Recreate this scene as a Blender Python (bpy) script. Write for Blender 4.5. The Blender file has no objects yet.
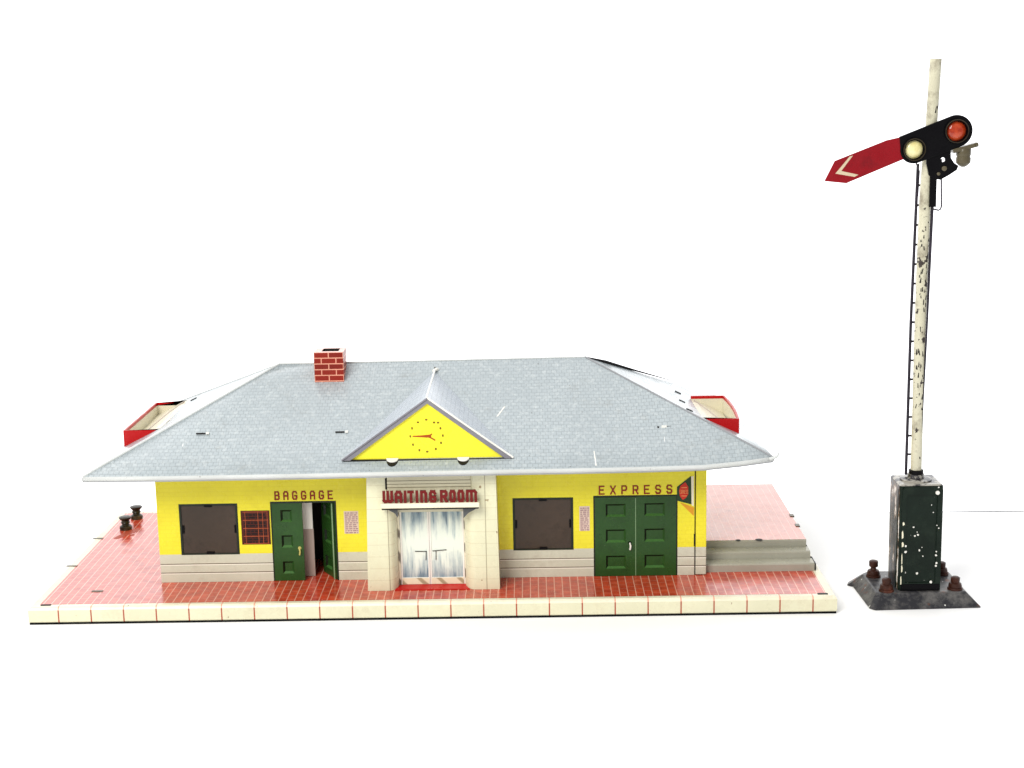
import bpy, bmesh, math, random
from mathutils import Vector, Matrix
random.seed(7)
S = 0.01                                   # everything below is written in centimetres
sc = bpy.context.scene
C = sc.collection

# ---------------------------------------------------------------- camera
yaw, pitch, roll = math.radians(0.77388), math.radians(11.26079), math.radians(-1.08501)
F = Vector((-math.sin(yaw)*math.cos(pitch), math.cos(yaw)*math.cos(pitch), -math.sin(pitch)))
R = F.cross(Vector((0, 0, 1))).normalized(); U = R.cross(F)
R2 = R*math.cos(roll) + U*math.sin(roll); U2 = -R*math.sin(roll) + U*math.cos(roll)
cam_data = bpy.data.cameras.new('camera'); cam = bpy.data.objects.new('camera', cam_data); C.objects.link(cam)
m = Matrix((R2, U2, -F)).transposed().to_4x4()
m.translation = Vector((5.15015, -70.44068, 25.82372))*S
cam.matrix_world = m
cam_data.sensor_width = 36; cam_data.lens = 1500/1024*36
cam_data.clip_start = 0.01; cam_data.clip_end = 50
sc.camera = cam

# ---------------------------------------------------------------- light
w = bpy.data.worlds.new('World'); sc.world = w; w.use_nodes = True
bg = w.node_tree.nodes['Background']
# a white studio: bright white surroundings behind the toys, dimmer on the photographer's side
wt = w.node_tree; wtc = wt.nodes.new('ShaderNodeTexCoord'); wsx = wt.nodes.new('ShaderNodeSeparateXYZ'); wmr = wt.nodes.new('ShaderNodeMapRange')
wt.links.new(wtc.outputs['Generated'], wsx.inputs[0]); wt.links.new(wsx.outputs[1], wmr.inputs[0])
wmr.interpolation_type = 'SMOOTHSTEP'
wmr.inputs[1].default_value = -0.3; wmr.inputs[2].default_value = 0.9; wmr.inputs[3].default_value = 0.45; wmr.inputs[4].default_value = 2.0
wt.links.new(wmr.outputs[0], bg.inputs[1]); bg.inputs[0].default_value = (0.985, 0.99, 1.0, 1)
def area(name, loc, aim, size, watts, col):
    d = bpy.data.lights.new(name, 'AREA'); d.shape = 'SQUARE'; d.size = size*S; d.energy = watts; d.color = col
    o = bpy.data.objects.new(name, d); C.objects.link(o); o.location = Vector(loc)*S
    o.rotation_euler = (Vector(aim)-Vector(loc)).to_track_quat('-Z', 'Y').to_euler()
area('softbox_lamp', (-38, -72, 78), (2, 6, 3), 55, 11.0, (1.0, 0.975, 0.93))
sc.view_settings.view_transform = 'Standard'; sc.view_settings.look = 'None'
sc.view_settings.exposure = 0.08; sc.view_settings.gamma = 1.0
sc.cycles.max_bounces = 8

# ---------------------------------------------------------------- materials
def lin(r, g, b):
    f = lambda v: ((v/255+0.055)/1.055)**2.4 if v > 10 else v/255/12.92
    return (f(r), f(g), f(b), 1)
class Mat:
    def __init__(s, name, rough=0.35, metal=0.0, spec=0.5):
        s.m = bpy.data.materials.new(name); s.m.use_nodes = True; s.t = s.m.node_tree
        s.b = s.t.nodes['Principled BSDF']
        s.b.inputs['Roughness'].default_value = rough; s.b.inputs['Metallic'].default_value = metal
        s.b.inputs['Specular IOR Level'].default_value = spec
        s.tc = s.t.nodes.new('ShaderNodeTexCoord')
        mp = s.t.nodes.new('ShaderNodeMapping'); mp.inputs['Scale'].default_value = (100, 100, 100)
        s.t.links.new(s.tc.outputs['Object'], mp.inputs[0]); s.obj = mp.outputs[0]
        s.uv = s.tc.outputs['UV']
    def n(s, kind, **kw):
        nd = s.t.nodes.new(kind)
        for k, v in kw.items(): setattr(nd, k, v)
        return nd
    def l(s, a, b): s.t.links.new(a, b)
    def put(s, sock, v):
        if hasattr(v, 'links') or isinstance(v, bpy.types.NodeSocket): s.l(v, sock)
        else: sock.default_value = v
    def math(s, op, a, b=0.0, c=None):
        nd = s.n('ShaderNodeMath', operation=op); s.put(nd.inputs[0], a); s.put(nd.inputs[1], b)
        if c is not None: s.put(nd.inputs[2], c)
        return nd.outputs[0]
    def mix(s, fac, a, b):
        nd = s.n('ShaderNodeMix', data_type='RGBA'); s.put(nd.inputs[0], fac); s.put(nd.inputs[6], a); s.put(nd.inputs[7], b)
        return nd.outputs[2]
    def noise(s, scale, detail=4, vec=None, stretch=None, rough=0.55):
        v = vec or s.obj
        if stretch:
            mp = s.n('ShaderNodeMapping'); mp.inputs['Scale'].default_value = stretch; s.l(v, mp.inputs[0]); v = mp.outputs[0]
        nd = s.n('ShaderNodeTexNoise'); s.l(v, nd.inputs['Vector']); nd.inputs['Scale'].default_value = scale
        nd.inputs['Detail'].default_value = detail; nd.inputs['Roughness'].default_value = rough
        return nd.outputs['Fac']
    def ramp(s, fac, a, b):
        nd = s.n('ShaderNodeMapRange'); s.l(fac, nd.inputs[0]); nd.inputs[1].default_value = a; nd.inputs[2].default_value = b
        return nd.outputs[0]
    def sep(s, v):
        nd = s.n('ShaderNodeSeparateXYZ'); s.l(v, nd.inputs[0]); return nd.outputs
    def line(s, co, period, off, width):      # 1 on thin lines every period
        a = s.math('SUBTRACT', co, off); a = s.math('DIVIDE', a, period); a = s.math('ADD', a, 0.5); a = s.math('FRACT', a)
        a = s.math('SUBTRACT', a, 0.5); a = s.math('ABSOLUTE', a); return s.math('LESS_THAN', a, width/period/2)
    def at(s, co, x, width):
        a = s.math('SUBTRACT', co, x); a = s.math('ABSOLUTE', a); return s.math('LESS_THAN', a, width/2)
    def wear(s, col, var=0.06, dirt=None, dirt_amt=0.25, chips=0.0, chip_col=(0.05, 0.035, 0.025, 1), chip_scale=3.0):
        nz = s.noise(0.45, 5)
        dark = s.mix(1.0, col, (1-var*2, 1-var*2, 1-var*2.2, 1)); s.t.nodes[-1].blend_type = 'MULTIPLY'
        col = s.mix(s.ramp(nz, 0.35, 0.7), dark, col)
        if dirt:
            d = s.noise(0.9, 8, rough=0.7); col = s.mix(s.math('MULTIPLY', s.ramp(d, 0.5, 0.72), dirt_amt), col, dirt)
        if chips:
            d = s.noise(chip_scale, 3, rough=0.6); col = s.mix(s.ramp(d, 0.80-chips, 0.815-chips), col, chip_col)
        return col
    def done(s, col, bump=0.0, bscale=3.0, rvar=0.08):
        s.put(s.b.inputs['Base Color'], col)
        r0 = s.b.inputs['Roughness'].default_value
        rn = s.noise(1.3, 5); mr = s.n('ShaderNodeMapRange'); s.l(rn, mr.inputs[0]); mr.inputs[1].default_value = .3; mr.inputs[2].default_value = .7
        mr.inputs[3].default_value = max(0.03, r0-rvar); mr.inputs[4].default_value = r0+rvar; s.l(mr.outputs[0], s.b.inputs['Roughness'])
        if bump:
            b = s.n('ShaderNodeBump'); b.inputs['Strength'].default_value = bump; b.inputs['Distance'].default_value = 0.0004
            s.l(s.noise(bscale, 4), b.inputs['Height']); s.l(b.outputs[0], s.b.inputs['Normal'])
        return s.m
def tin(name, rgb, rough=0.32, bump=0.08, bscale=0.6, spec=0.25, **kw):
    a = Mat(name, rough, spec=spec); return a.done(a.wear(lin(*rgb), **kw), bump, bscale)

M = {}
a = Mat('table paper', 0.7, spec=0.2); M['table'] = a.done((0.94, 0.94, 0.94, 1))
a = Mat('grey table edge', 0.6, spec=0.1); M['table_edge'] = a.done(lin(90, 92, 100))
# red brick paving printed on the base
def paving(name, painted_sheen=0.0):
    a = Mat(name, 0.20, spec=1.0)
    u = a.sep(a.uv)
    base = a.mix(a.ramp(a.noise(1.6, 3), 0.35, 0.65), lin(212, 78, 50), lin(176, 52, 34))
    row = a.math('DIVIDE', a.math('SUBTRACT', u[0], 0.05), 0.405); odd = a.math('FRACT', a.math('MULTIPLY', a.math('FLOOR', row), 0.5))
    cross = a.line(a.math('ADD', u[1], a.math('MULTIPLY', odd, 0.6)), 0.60, 0.1, 0.045)
    base = a.mix(a.math('MULTIPLY', cross, 0.30), base, lin(236, 180, 160))
    brick = a.mix(a.math('MULTIPLY', a.line(u[0], 0.405, 0.05, 0.045), 0.85), base, lin(240, 180, 158))
    col = a.mix(a.ramp(a.noise(0.5, 6), 0.3, 0.75), brick, a.mix(0.2, brick, lin(120, 40, 25)))
    if painted_sheen: col = a.mix(painted_sheen, col, lin(235, 170, 155))  # pale pink mixed in as painted reflection of the white surroundings
    d = a.noise(1.0, 8, rough=0.75); col = a.mix(a.math('MULTIPLY', a.ramp(d, 0.58, 0.7), 0.5), col, lin(150, 60, 40))
    d = a.noise(4.0, 3); col = a.mix(a.ramp(d, 0.74, 0.76), col, lin(70, 35, 25))
    return a.done(col, 0.12, 0.5)
M['paving'] = paving('red brick paving print')
M['paving2'] = paving('faded brick paving print', 0.55)
# cream kerb tiles on the base edge
a = Mat('cream kerb tiles', 0.3)
u = a.sep(a.uv)
col = a.wear(lin(226, 222, 192), 0.05, lin(150, 120, 80), 0.25, 0.07, lin(120, 70, 40), 4.0)
col = a.mix(a.line(u[0], 1.622, 0.97, 0.07), col, lin(165, 75, 50))
M['kerb'] = a.done(col, 0.1, 0.8)
a = Mat('cream rim', 0.3)
u = a.sep(a.uv)
col = a.wear(lin(238, 232, 208), 0.04, lin(180, 140, 100), 0.3, 0.06, lin(90, 60, 40), 3.0)
M['rim'] = a.done(a.mix(a.line(u[0], 1.622, 0.97, 0.06), col, lin(225, 150, 125)), 0.1, 0.8)
M['rim_plain'] = tin('cream rim side', (238, 232, 208), dirt=lin(180, 140, 100), chips=0.05)
# yellow wall over cream siding
a = Mat('yellow wall print', 0.27, spec=0.3)
u = a.sep(a.uv)
ycol = a.wear(lin(238, 228, 48), 0.05, lin(196, 182, 24), 0.35)
br = a.n('ShaderNodeTexBrick'); a.l(a.uv, br.inputs['Vector']); br.inputs['Scale'].default_value = 1; br.inputs['Brick Width'].default_value = 0.6
br.inputs['Row Height'].default_value = 0.22; br.inputs['Mortar Size'].default_value = 0.02
ycol = a.mix(a.math('MULTIPLY', br.outputs['Fac'], 0.15), ycol, lin(196, 180, 8))
ccol = a.wear(lin(208, 210, 190), 0.07, lin(150, 140, 120), 0.4)
for z in (1.87, 1.40): ccol = a.mix(a.at(u[1], z, 0.045), ccol, lin(105, 98, 82)); ccol = a.mix(a.at(u[1], z-0.05, 0.05), ccol, lin(232, 232, 216))
col = a.mix(a.math('LESS_THAN', u[1], 2.39), ycol, ccol)
d = a.noise(2.2, 3); col = a.mix(a.ramp(d, 0.745, 0.76), col, lin(110, 80, 40))
M['wall'] = a.done(col, 0.1, 0.5)
# cream entrance blocks
a = Mat('cream entrance print', 0.27)
u = a.sep(a.uv)
col = a.wear(lin(226, 224, 192), 0.05, lin(190, 175, 135), 0.3)
col = a.mix(a.math('MULTIPLY', a.line(u[1], 0.62, 0.2, 0.035), 0.35), col, lin(185, 172, 138))
for x in (-2.17, 2.72): col = a.mix(a.math('MULTIPLY', a.at(u[0], x, 0.045), 0.7), col, lin(130, 118, 90))
d = a.noise(2.6, 3); col = a.mix(a.ramp(d, 0.72, 0.74), col, lin(150, 130, 95))
M['entrance'] = a.done(col, 0.08, 0.6)
a = Mat('cream lintel siding', 0.3)
u = a.sep(a.uv); col = a.wear(lin(214, 208, 178), 0.05)
for z in (6.62, 6.45, 6.28): col = a.mix(a.at(u[1], z, 0.04), col, lin(125, 115, 88))
M['lintel'] = a.done(col)
M['canopy'] = tin('cream canopy', (240, 234, 208), chips=0.06)
# roof
def roofmat(name, rgb, k=1.0):
    a = Mat(name, 0.26, spec=0.8)
    br = a.n('ShaderNodeTexBrick'); a.l(a.uv, br.inputs['Vector']); br.offset = 0.5
    br.inputs['Scale'].default_value = 1; br.inputs['Brick Width'].default_value = 0.27; br.inputs['Row Height'].default_value = 0.27
    br.inputs['Mortar Size'].default_value = 0.022; br.inputs['Mortar Smooth'].default_value = 0.4
    c0 = lin(*rgb); c1 = tuple(v*1.04 for v in c0[:3])+(1,)
    br.inputs['Color1'].default_value = c0; br.inputs['Color2'].default_value = c1
    br.inputs['Mortar'].default_value = tuple(v*0.70 for v in c0[:3])+(1,)
    col = br.outputs['Color']
    col = a.mix(a.math('MULTIPLY', a.ramp(a.noise(0.22, 4), 0.35, 0.7), 0.5), col, tuple(v*0.8 for v in c0[:3])+(1,))
    col = a.mix(a.math('MULTIPLY', a.ramp(a.noise(3.5, 6, rough=0.75), 0.5, 0.75), 0.45), col, lin(225, 230, 228))
    col = a.mix(a.math('MULTIPLY', a.ramp(a.noise(0.7, 8, rough=0.8), 0.56, 0.7), 0.35), col, lin(120, 118, 108))
    sc1 = a.noise(0.9, 2, stretch=(7, 0.7, 1)); col = a.mix(a.ramp(sc1, 0.785, 0.795), col, lin(240, 240, 236))
    sp = a.noise(5.0, 2); col = a.mix(a.ramp(sp, 0.77, 0.78), col, lin(70, 62, 55))
    return a.done(col, 0.25, 0.35)
M['roof'] = roofmat('pale blue grey shingle print', (163, 173, 177))
M['gable_roof'] = roofmat('gable shingle print', (178, 186, 196))
M['roof_edge'] = tin('roof edge tin', (206, 209, 208), 0.3, chips=0.06, chip_col=lin(90, 85, 80))
M['gable_edge'] = tin('gable edge grey', (128, 126, 134), 0.35)
M['hip_grey'] = tin('grey hip edge', (150, 152, 156), 0.35)
M['white'] = tin('white tin', (240, 238, 230), 0.3)
M['gable'] = tin('gable yellow', (248, 238, 52), 0.3, dirt=lin(225, 205, 20))
M['clock'] = tin('clock dots brown', (120, 92, 15), 0.4)
M['hand'] = tin('clock hand red brown', (168, 70, 14), 0.4)
# chimney
a = Mat('chimney brick print', 0.35, spec=0.2)
br = a.n('ShaderNodeTexBrick'); a.l(a.uv, br.inputs['Vector']); br.offset = 0.5
br.inputs['Scale'].default_value = 1; br.inputs['Brick Width'].default_value = 0.78; br.inputs['Row Height'].default_value = 0.31
br.inputs['Mortar Size'].default_value = 0.028; br.inputs['Mortar Smooth'].default_value = 0.1
br.inputs['Color1'].default_value = lin(146, 34, 18); br.inputs['Color2'].default_value = lin(122, 26, 14); br.inputs['Mortar'].default_value = lin(230, 160, 135)
M['chimney'] = a.done(a.wear(br.outputs['Color'], 0.08), 0.1)
M['chimney_top'] = tin('chimney rim pink', (235, 190, 180), 0.35)
M['black'] = tin('black paint', (4, 3, 6), 0.45, spec=0.12, chips=0.03, chip_col=lin(120, 110, 100))
M['dark'] = tin('dark slot', (22, 18, 16), 0.6)
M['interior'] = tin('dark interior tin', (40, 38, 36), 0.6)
M['red'] = tin('red tin', (186, 14, 18), 0.32, dirt=lin(120, 10, 10), chips=0.03)
M['red_dark'] = tin('dark red trim', (140, 22, 30), 0.35)
M['tray'] = tin('tray cream', (226, 220, 196), 0.35, dirt=lin(180, 170, 150), dirt_amt=0.5)
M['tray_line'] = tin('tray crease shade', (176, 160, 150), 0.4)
M['green'] = tin('dark green door', (44, 84, 34), 0.32, var=0.16, dirt=lin(24, 44, 18), dirt_amt=0.6, chips=0.045, chip_col=lin(120, 130, 100))
M['green_hi'] = tin('green highlight stripe', (120, 150, 110), 0.35)
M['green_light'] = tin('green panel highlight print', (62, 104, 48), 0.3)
M['green_shadow'] = tin('green panel shade print', (10, 26, 8), 0.4)  # shade put into the colour of the panel bevels
M['green_edge'] = tin('dark green frame', (30, 40, 28), 0.4)
M['brass'] = tin('pale brass', (196, 188, 110), 0.3)
M['mat_red'] = tin('red threshold', (196, 10, 14), 0.35)
M['letter_red'] = tin('sign letter red', (108, 5, 3), 0.35, dirt=lin(90, 10, 10))
M['letter_back'] = tin('sign letter pale back', (232, 170, 150), 0.45)
M['letter_brown'] = tin('printed lettering brown red', (140, 34, 6), 0.4)
M['notice'] = tin('notice paper', (226, 206, 190), 0.5)
M['notice_ink'] = tin('notice ink', (140, 92, 110), 0.6)
M['chart'] = tin('timetable red', (74, 22, 12), 0.4)
M['chart_ink'] = tin('timetable dark ink', (22, 10, 8), 0.5)
M['chart_line'] = tin('timetable pale lines', (196, 96, 56), 0.5)
M['panel_green'] = tin('emblem panel green', (34, 62, 36), 0.4)
M['emblem_red'] = tin('emblem red', (205, 48, 28), 0.4)
M['emblem_pale'] = tin('emblem pale orange', (240, 150, 90), 0.4)
M['emblem_shade'] = tin('orange print under emblem', (226, 160, 40), 0.4)
M['step'] = tin('grey cream step tin', (172, 170, 156), 0.28, var=0.08, dirt=lin(120, 118, 100), chips=0.05, chip_col=lin(80, 60, 45))
M['bronze'] = tin('dark bronze nut', (52, 46, 34), 0.3, var=0.3, dirt=lin(120, 104, 74), dirt_amt=0.6)
M['stain'] = tin('rust stain', (170, 70, 45), 0.5, chips=0.1)
M['steel'] = tin('grey steel bracket', (88, 90, 92), 0.3)
# window film
a = Mat('brown window film', 0.18, spec=0.3)
u = a.sep(a.uv)
M['film'] = a.done(a.wear(lin(72, 56, 44), 0.2, lin(42, 32, 22), 0.9), 0.15, 0.4, 0.05)
# glass doors printed with streaks
a = Mat('streaked glass door print', 0.2)
u = a.sep(a.uv)
s1 = a.noise(1.0, 5, vec=a.uv, stretch=(3.2, 0.33, 1), rough=0.6); s2 = a.noise(0.9, 3, vec=a.uv, stretch=(1.3, 1.0, 1))
band = a.math('ABSOLUTE', a.math('SUBTRACT', u[1], 3.05))         # the print is bluest at top and foot
f = a.math('ADD', a.math('MULTIPLY', band, 0.20), a.math('MULTIPLY', s1, 0.95))
f = a.math('ADD', f, a.math('MULTIPLY', s2, 0.25)); f = a.ramp(f, 0.70, 0.98)
col = a.mix(f, lin(226, 234, 222), lin(130, 154, 166))
col = a.mix(a.ramp(a.math('ADD', s1, a.math('MULTIPLY', band, 0.12)), 0.72, 0.86), col, lin(84, 104, 120))
M['streak'] = a.done(col)
a = Mat('kick panel print', 0.3)
wv = a.n('ShaderNodeTexWave', wave_type='BANDS', bands_direction='DIAGONAL'); a.l(a.uv, wv.inputs[0]); wv.inputs['Scale'].default_value = 0.62; wv.inputs['Distortion'].default_value = 1.0; wv.inputs['Detail Scale'].default_value = 0.8
M['kick'] = a.done(a.mix(a.ramp(wv.outputs['Fac'], 0.72, 0.95), lin(232, 226, 196), lin(168, 158, 126)))
a = Mat('twisted jamb print', 0.3)
wv = a.n('ShaderNodeTexWave', wave_type='BANDS', bands_direction='DIAGONAL'); a.l(a.uv, wv.inputs[0]); wv.inputs['Scale'].default_value = 0.5; wv.inputs['Distortion'].default_value = 2
M['jamb'] = a.done(a.mix(a.ramp(wv.outputs['Fac'], 0.5, 0.8), lin(236, 230, 205), lin(120, 110, 95)))
# signal
a = Mat('chipped dark green enamel', 0.3, spec=0.15)
col = a.wear(lin(20, 34, 26), 0.2, lin(40, 50, 40), 0.4)
col = a.mix(a.ramp(a.noise(3.8, 2, rough=0.5), 0.73, 0.74), col, lin(222, 222, 215))
M['enamel'] = a.done(col, 0.2, 1.2)
a = Mat('worn side enamel', 0.3, spec=0.2)
col = a.wear(lin(24, 20, 20), 0.2)
nz = a.noise(1.0, 5, stretch=(1, 1.6, 0.6), rough=0.7); col = a.mix(a.ramp(nz, 0.52, 0.55), col, lin(112, 92, 70)); col = a.mix(a.ramp(nz, 0.575, 0.595), col, lin(225, 220, 214))
M['enamel_worn'] = a.done(col, 0.3, 1.5)
a = Mat('worn box top', 0.3)
nz = a.noise(1.6, 5, rough=0.7); col = a.mix(a.ramp(nz, 0.46, 0.54), lin(40, 38, 42), lin(160, 156, 146))
M['enamel_top'] = a.done(col, 0.3, 1.5)
a = Mat('worn black plate', 0.35, spec=0.25)
nz = a.noise(0.8, 7, rough=0.75); col = a.mix(a.ramp(nz, 0.45, 0.62), lin(44, 44, 48), lin(98, 96, 94))
col = a.mix(a.ramp(a.noise(1.0, 6), 0.62, 0.68), col, lin(98, 60, 44))
col = a.mix(a.ramp(a.noise(3.2, 2), 0.72, 0.735), col, lin(225, 225, 220))
M['plate'] = a.done(col, 0.35, 1.2)
a = Mat('chipped cream mast', 0.3)
col = a.wear(lin(206, 202, 178), 0.08, lin(100, 88, 70), 0.9)
z = a.sep(a.obj)[2]
nz = a.noise(2.3, 4, stretch=(1, 1, 0.8), rough=0.65)
mid = a.math('MULTIPLY', a.ramp(z, 9.0, 12.0), a.math('SUBTRACT', 1.0, a.ramp(z, 18.5, 20.0)))
th = a.math('ADD', nz, a.math('MULTIPLY', mid, 0.075))
col = a.mix(a.ramp(th, 0.64, 0.66), col, lin(44, 34, 30))
M['mast'] = a.done(col, 0.25, 1.5)
M['arm_red'] = tin('semaphore arm red', (142, 10, 24), 0.3, var=0.1, dirt=lin(84, 10, 18), dirt_amt=0.7, chips=0.07, chip_col=lin(50, 14, 12))
M['chevron'] = tin('chevron cream', (205, 188, 160), 0.4, dirt=lin(150, 120, 90))
M['ring'] = tin('worn lens ring', (62, 52, 34), 0.35, var=0.2, dirt=lin(20, 16, 14), dirt_amt=0.9)
M['rust'] = tin('rusty nut', (66, 34, 24), 0.5, var=0.2, dirt=lin(130, 70, 50), dirt_amt=0.6)
M['oldmetal'] = tin('tarnished metal', (104, 96, 76), 0.3, var=0.2, dirt=lin(60, 52, 40), dirt_amt=0.7)
M['ladder'] = tin('dark ladder wire', (38, 34, 44), 0.35, dirt=lin(90, 80, 100))
def lens(name, rgb, rgb2):
    a = Mat(name, 0.12)
    return a.done(a.mix(a.ramp(a.noise(2.5, 4), 0.35, 0.65), lin(*rgb), lin(*rgb2)), 0.15, 2.0, 0.05)
M['lens_cream'] = lens('cream lens', (214, 202, 134), (232, 224, 172))
M['lens_red'] = lens('orange red lens', (150, 40, 14), (186, 70, 34))

# ---------------------------------------------------------------- geometry helpers
def empty(name, loc, label, cat):
    o = bpy.data.objects.new(name, None); C.objects.link(o); o.location = Vector(loc)*S
    o.empty_display_size = 0.02; o['label'] = label; o['category'] = cat; o['off'] = [float(v) for v in loc]
    return o
class B:
    """collects faces (in cm) for one mesh"""
    def __init__(s): s.v = []; s.f = []; s.mi = []; s.uvs = []; s.cur = 0
    def face(s, pts, uv=None):
        i = len(s.v); s.v += [tuple(p) for p in pts]; s.f.append(tuple(range(i, i+len(pts)))); s.mi.append(s.cur); s.uvs.append(uv)
    def box(s, x0, x1, y0, y1, z0, z1):
        p = lambda a, b, c: ((x0, x1)[a], (y0, y1)[b], (z0, z1)[c])
        for q in (((0,0,0),(1,0,0),(1,0,1),(0,0,1)), ((1,1,0),(0,1,0),(0,1,1),(1,1,1)), ((0,1,0),(0,0,0),(0,0,1),(0,1,1)),
                  ((1,0,0),(1,1,0),(1,1,1),(1,0,1)), ((0,0,1),(1,0,1),(1,1,1),(0,1,1)), ((0,1,0),(1,1,0),(1,0,0),(0,0,0))):
            s.face([p(*k) for k in q])
        return s
    def hexa(s, lo, hi):                       # lo, hi: four points each, counter-clockwise seen from above
        n = len(lo); s.face(list(reversed(lo))); s.face(hi)
        for i in range(n): j = (i+1) % n; s.face([lo[i], lo[j], hi[j], hi[i]])
        return s
    def prism_y(s, xz, y0, y1):                # outline in the front plane, counter-clockwise seen from the front
        n = len(xz); s.face([(x, y0, z) for x, z in xz]); s.face([(x, y1, z) for x, z in reversed(xz)])
        for i in range(n):
            a, b = xz[i], xz[(i+1) % n]; s.face([(a[0], y0, a[1]), (a[0], y1, a[1]), (b[0], y1, b[1]), (b[0], y0, b[1])])
        return s
    def prism_z(s, xy, z0, z1, top=None):
        t = top or xy; return s.hexa([(x, y, z0) for x, y in xy], [(x, y, z1) for x, y in t])
    def bar(s, p, q, w, y0, y1):               # stroke in the front plane
        p = Vector(p); q = Vector(q); d = (q-p); L = d.length; d = d/L if L > 1e-6 else Vector((1, 0)); n = Vector((-d.y, d.x))*w/2
        e = d*w*0.5; a = p-e; b = q+e
        return s.prism_y([tuple(a-n), tuple(b-n), tuple(b+n), tuple(a+n)], y0, y1)
    def tube(s, pts, r, n=10, cap=True):
        pts = [Vector(p) for p in pts]; rs = r if isinstance(r, (list, tuple)) else [r]*len(pts); rings = []
        for i, p in enumerate(pts):
            d = (pts[min(i+1, len(pts)-1)]-pts[max(i-1, 0)]).normalized()
            a = d.cross(Vector((0.123, 0.97, 0.21))).normalized(); b = d.cross(a)
            rings.append([p+(a*math.cos(t)+b*math.sin(t))*rs[i] for t in [2*math.pi*k/n for k in range(n)]])
        for i in range(len(rings)-1):
            for k in range(n):
                j = (k+1) % n; s.face([rings[i][k], rings[i][j], rings[i+1][j], rings[i+1][k]])
        if cap: s.face(list(reversed(rings[0]))); s.face(rings[-1])
        return s
    def lathe(s, prof, c=(0, 0, 0), n=20, axis='z', knurl=0.0):
        c = Vector(c); rings = []
        for r, h in prof:
            ring = []
            for k in range(n):
                t = 2*math.pi*k/n; rr = r*(1+(knurl if k % 2 else 0))
                p = (rr*math.cos(t), rr*math.sin(t), h) if axis == 'z' else (rr*math.cos(t), h, rr*math.sin(t))
                ring.append(c+Vector(p))
            rings.append(ring)
        for i in range(len(rings)-1):
            for k in range(n):
                j = (k+1) % n; q = [rings[i][k], rings[i][j], rings[i+1][j], rings[i+1][k]]
                s.face(q if axis == 'z' else q[::-1])
        s.face(rings[0][::-1] if axis == 'z' else rings[0]); s.face(rings[-1] if axis == 'z' else rings[-1][::-1])
        return s
def root(p):
    while p.parent: p = p.parent
    return p
def obj(name, b, mats, parent=None, smooth=False, bevel=0.0, solid=0.0, label=None, off=None, weld=True):
    off = Vector(off) if off is not None else (Vector(root(parent)['off']) if parent else Vector((0, 0, 0)))
    me = bpy.data.meshes.new(name)
    me.from_pydata([tuple((Vector(v)-off)*S) for v in b.v], [], b.f)
    mats = mats if isinstance(mats, (list, tuple)) else [mats]
    for mm in mats: me.materials.append(M[mm])
    uvl = me.uv_layers.new(name='UVMap')
    for p in me.polygons:
        p.material_index = b.mi[p.index]; p.use_smooth = smooth
        nrm = p.normal; ax = max(range(3), key=lambda i: abs(nrm[i])); given = b.uvs[p.index]
        for k, li in enumerate(p.loop_indices):
            co = b.v[me.loops[li].vertex_index]
            uvl.data[li].uv = given[k] if given else ((co[1], co[2]) if ax == 0 else (co[0], co[2]) if ax == 1 else (co[0], co[1]))
    if weld:
        bm = bmesh.new(); bm.from_mesh(me); bmesh.ops.remove_doubles(bm, verts=bm.verts, dist=1e-7)
        if smooth:
            for e in bm.edges:
                if len(e.link_faces) == 2 and e.calc_face_angle(0) > math.radians(40): e.smooth = False
        bm.to_mesh(me); bm.free()
    me.update()
    o = bpy.data.objects.new(name, me); C.objects.link(o); o.parent = parent
    if label: o['label'] = label
    if solid:
        md = o.modifiers.new('sheet', 'SOLIDIFY'); md.thickness = solid*S; md.offset = -1
    if bevel:
        md = o.modifiers.new('edge', 'BEVEL'); md.width = bevel*S; md.segments = 2; md.limit_method = 'ANGLE'; md.harden_normals = False
    return o
def grid_panel(x0, x1, z0, z1, y0, y1, holes, b=None):
    """flat panel facing -y with rectangular holes (x0,x1,z0,z1)"""
    b = b or B()
    xs = sorted({x0, x1, *[h[0] for h in holes], *[h[1] for h in holes]}); zs = sorted({z0, z1, *[h[2] for h in holes], *[h[3] for h in holes]})
    inh = lambda x, z: any(h[0] < x < h[1] and h[2] < z < h[3] for h in holes)
    solid = {}
    for i in range(len(xs)-1):
        for k in range(len(zs)-1): solid[i, k] = not inh((xs[i]+xs[i+1])/2, (zs[k]+zs[k+1])/2)
    for (i, k), s_ in solid.items():
        if not s_: continue
        a, c, d, e = xs[i], xs[i+1], zs[k], zs[k+1]
        b.face([(a, y0, d), (c, y0, d), (c, y0, e), (a, y0, e)]); b.face([(c, y1, d), (a, y1, d), (a, y1, e), (c, y1, e)])
        if not solid.get((i-1, k)): b.face([(a, y1, d), (a, y0, d), (a, y0, e), (a, y1, e)])
        if not solid.get((i+1, k)): b.face([(c, y0, d), (c, y1, d), (c, y1, e), (c, y0, e)])
        if not solid.get((i, k-1)): b.face([(a, y0, d), (a, y1, d), (c, y1, d), (c, y0, d)])
        if not solid.get((i, k+1)): b.face([(a, y0, e), (c, y0, e), (c, y1, e), (a, y1, e)])
    return b
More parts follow.
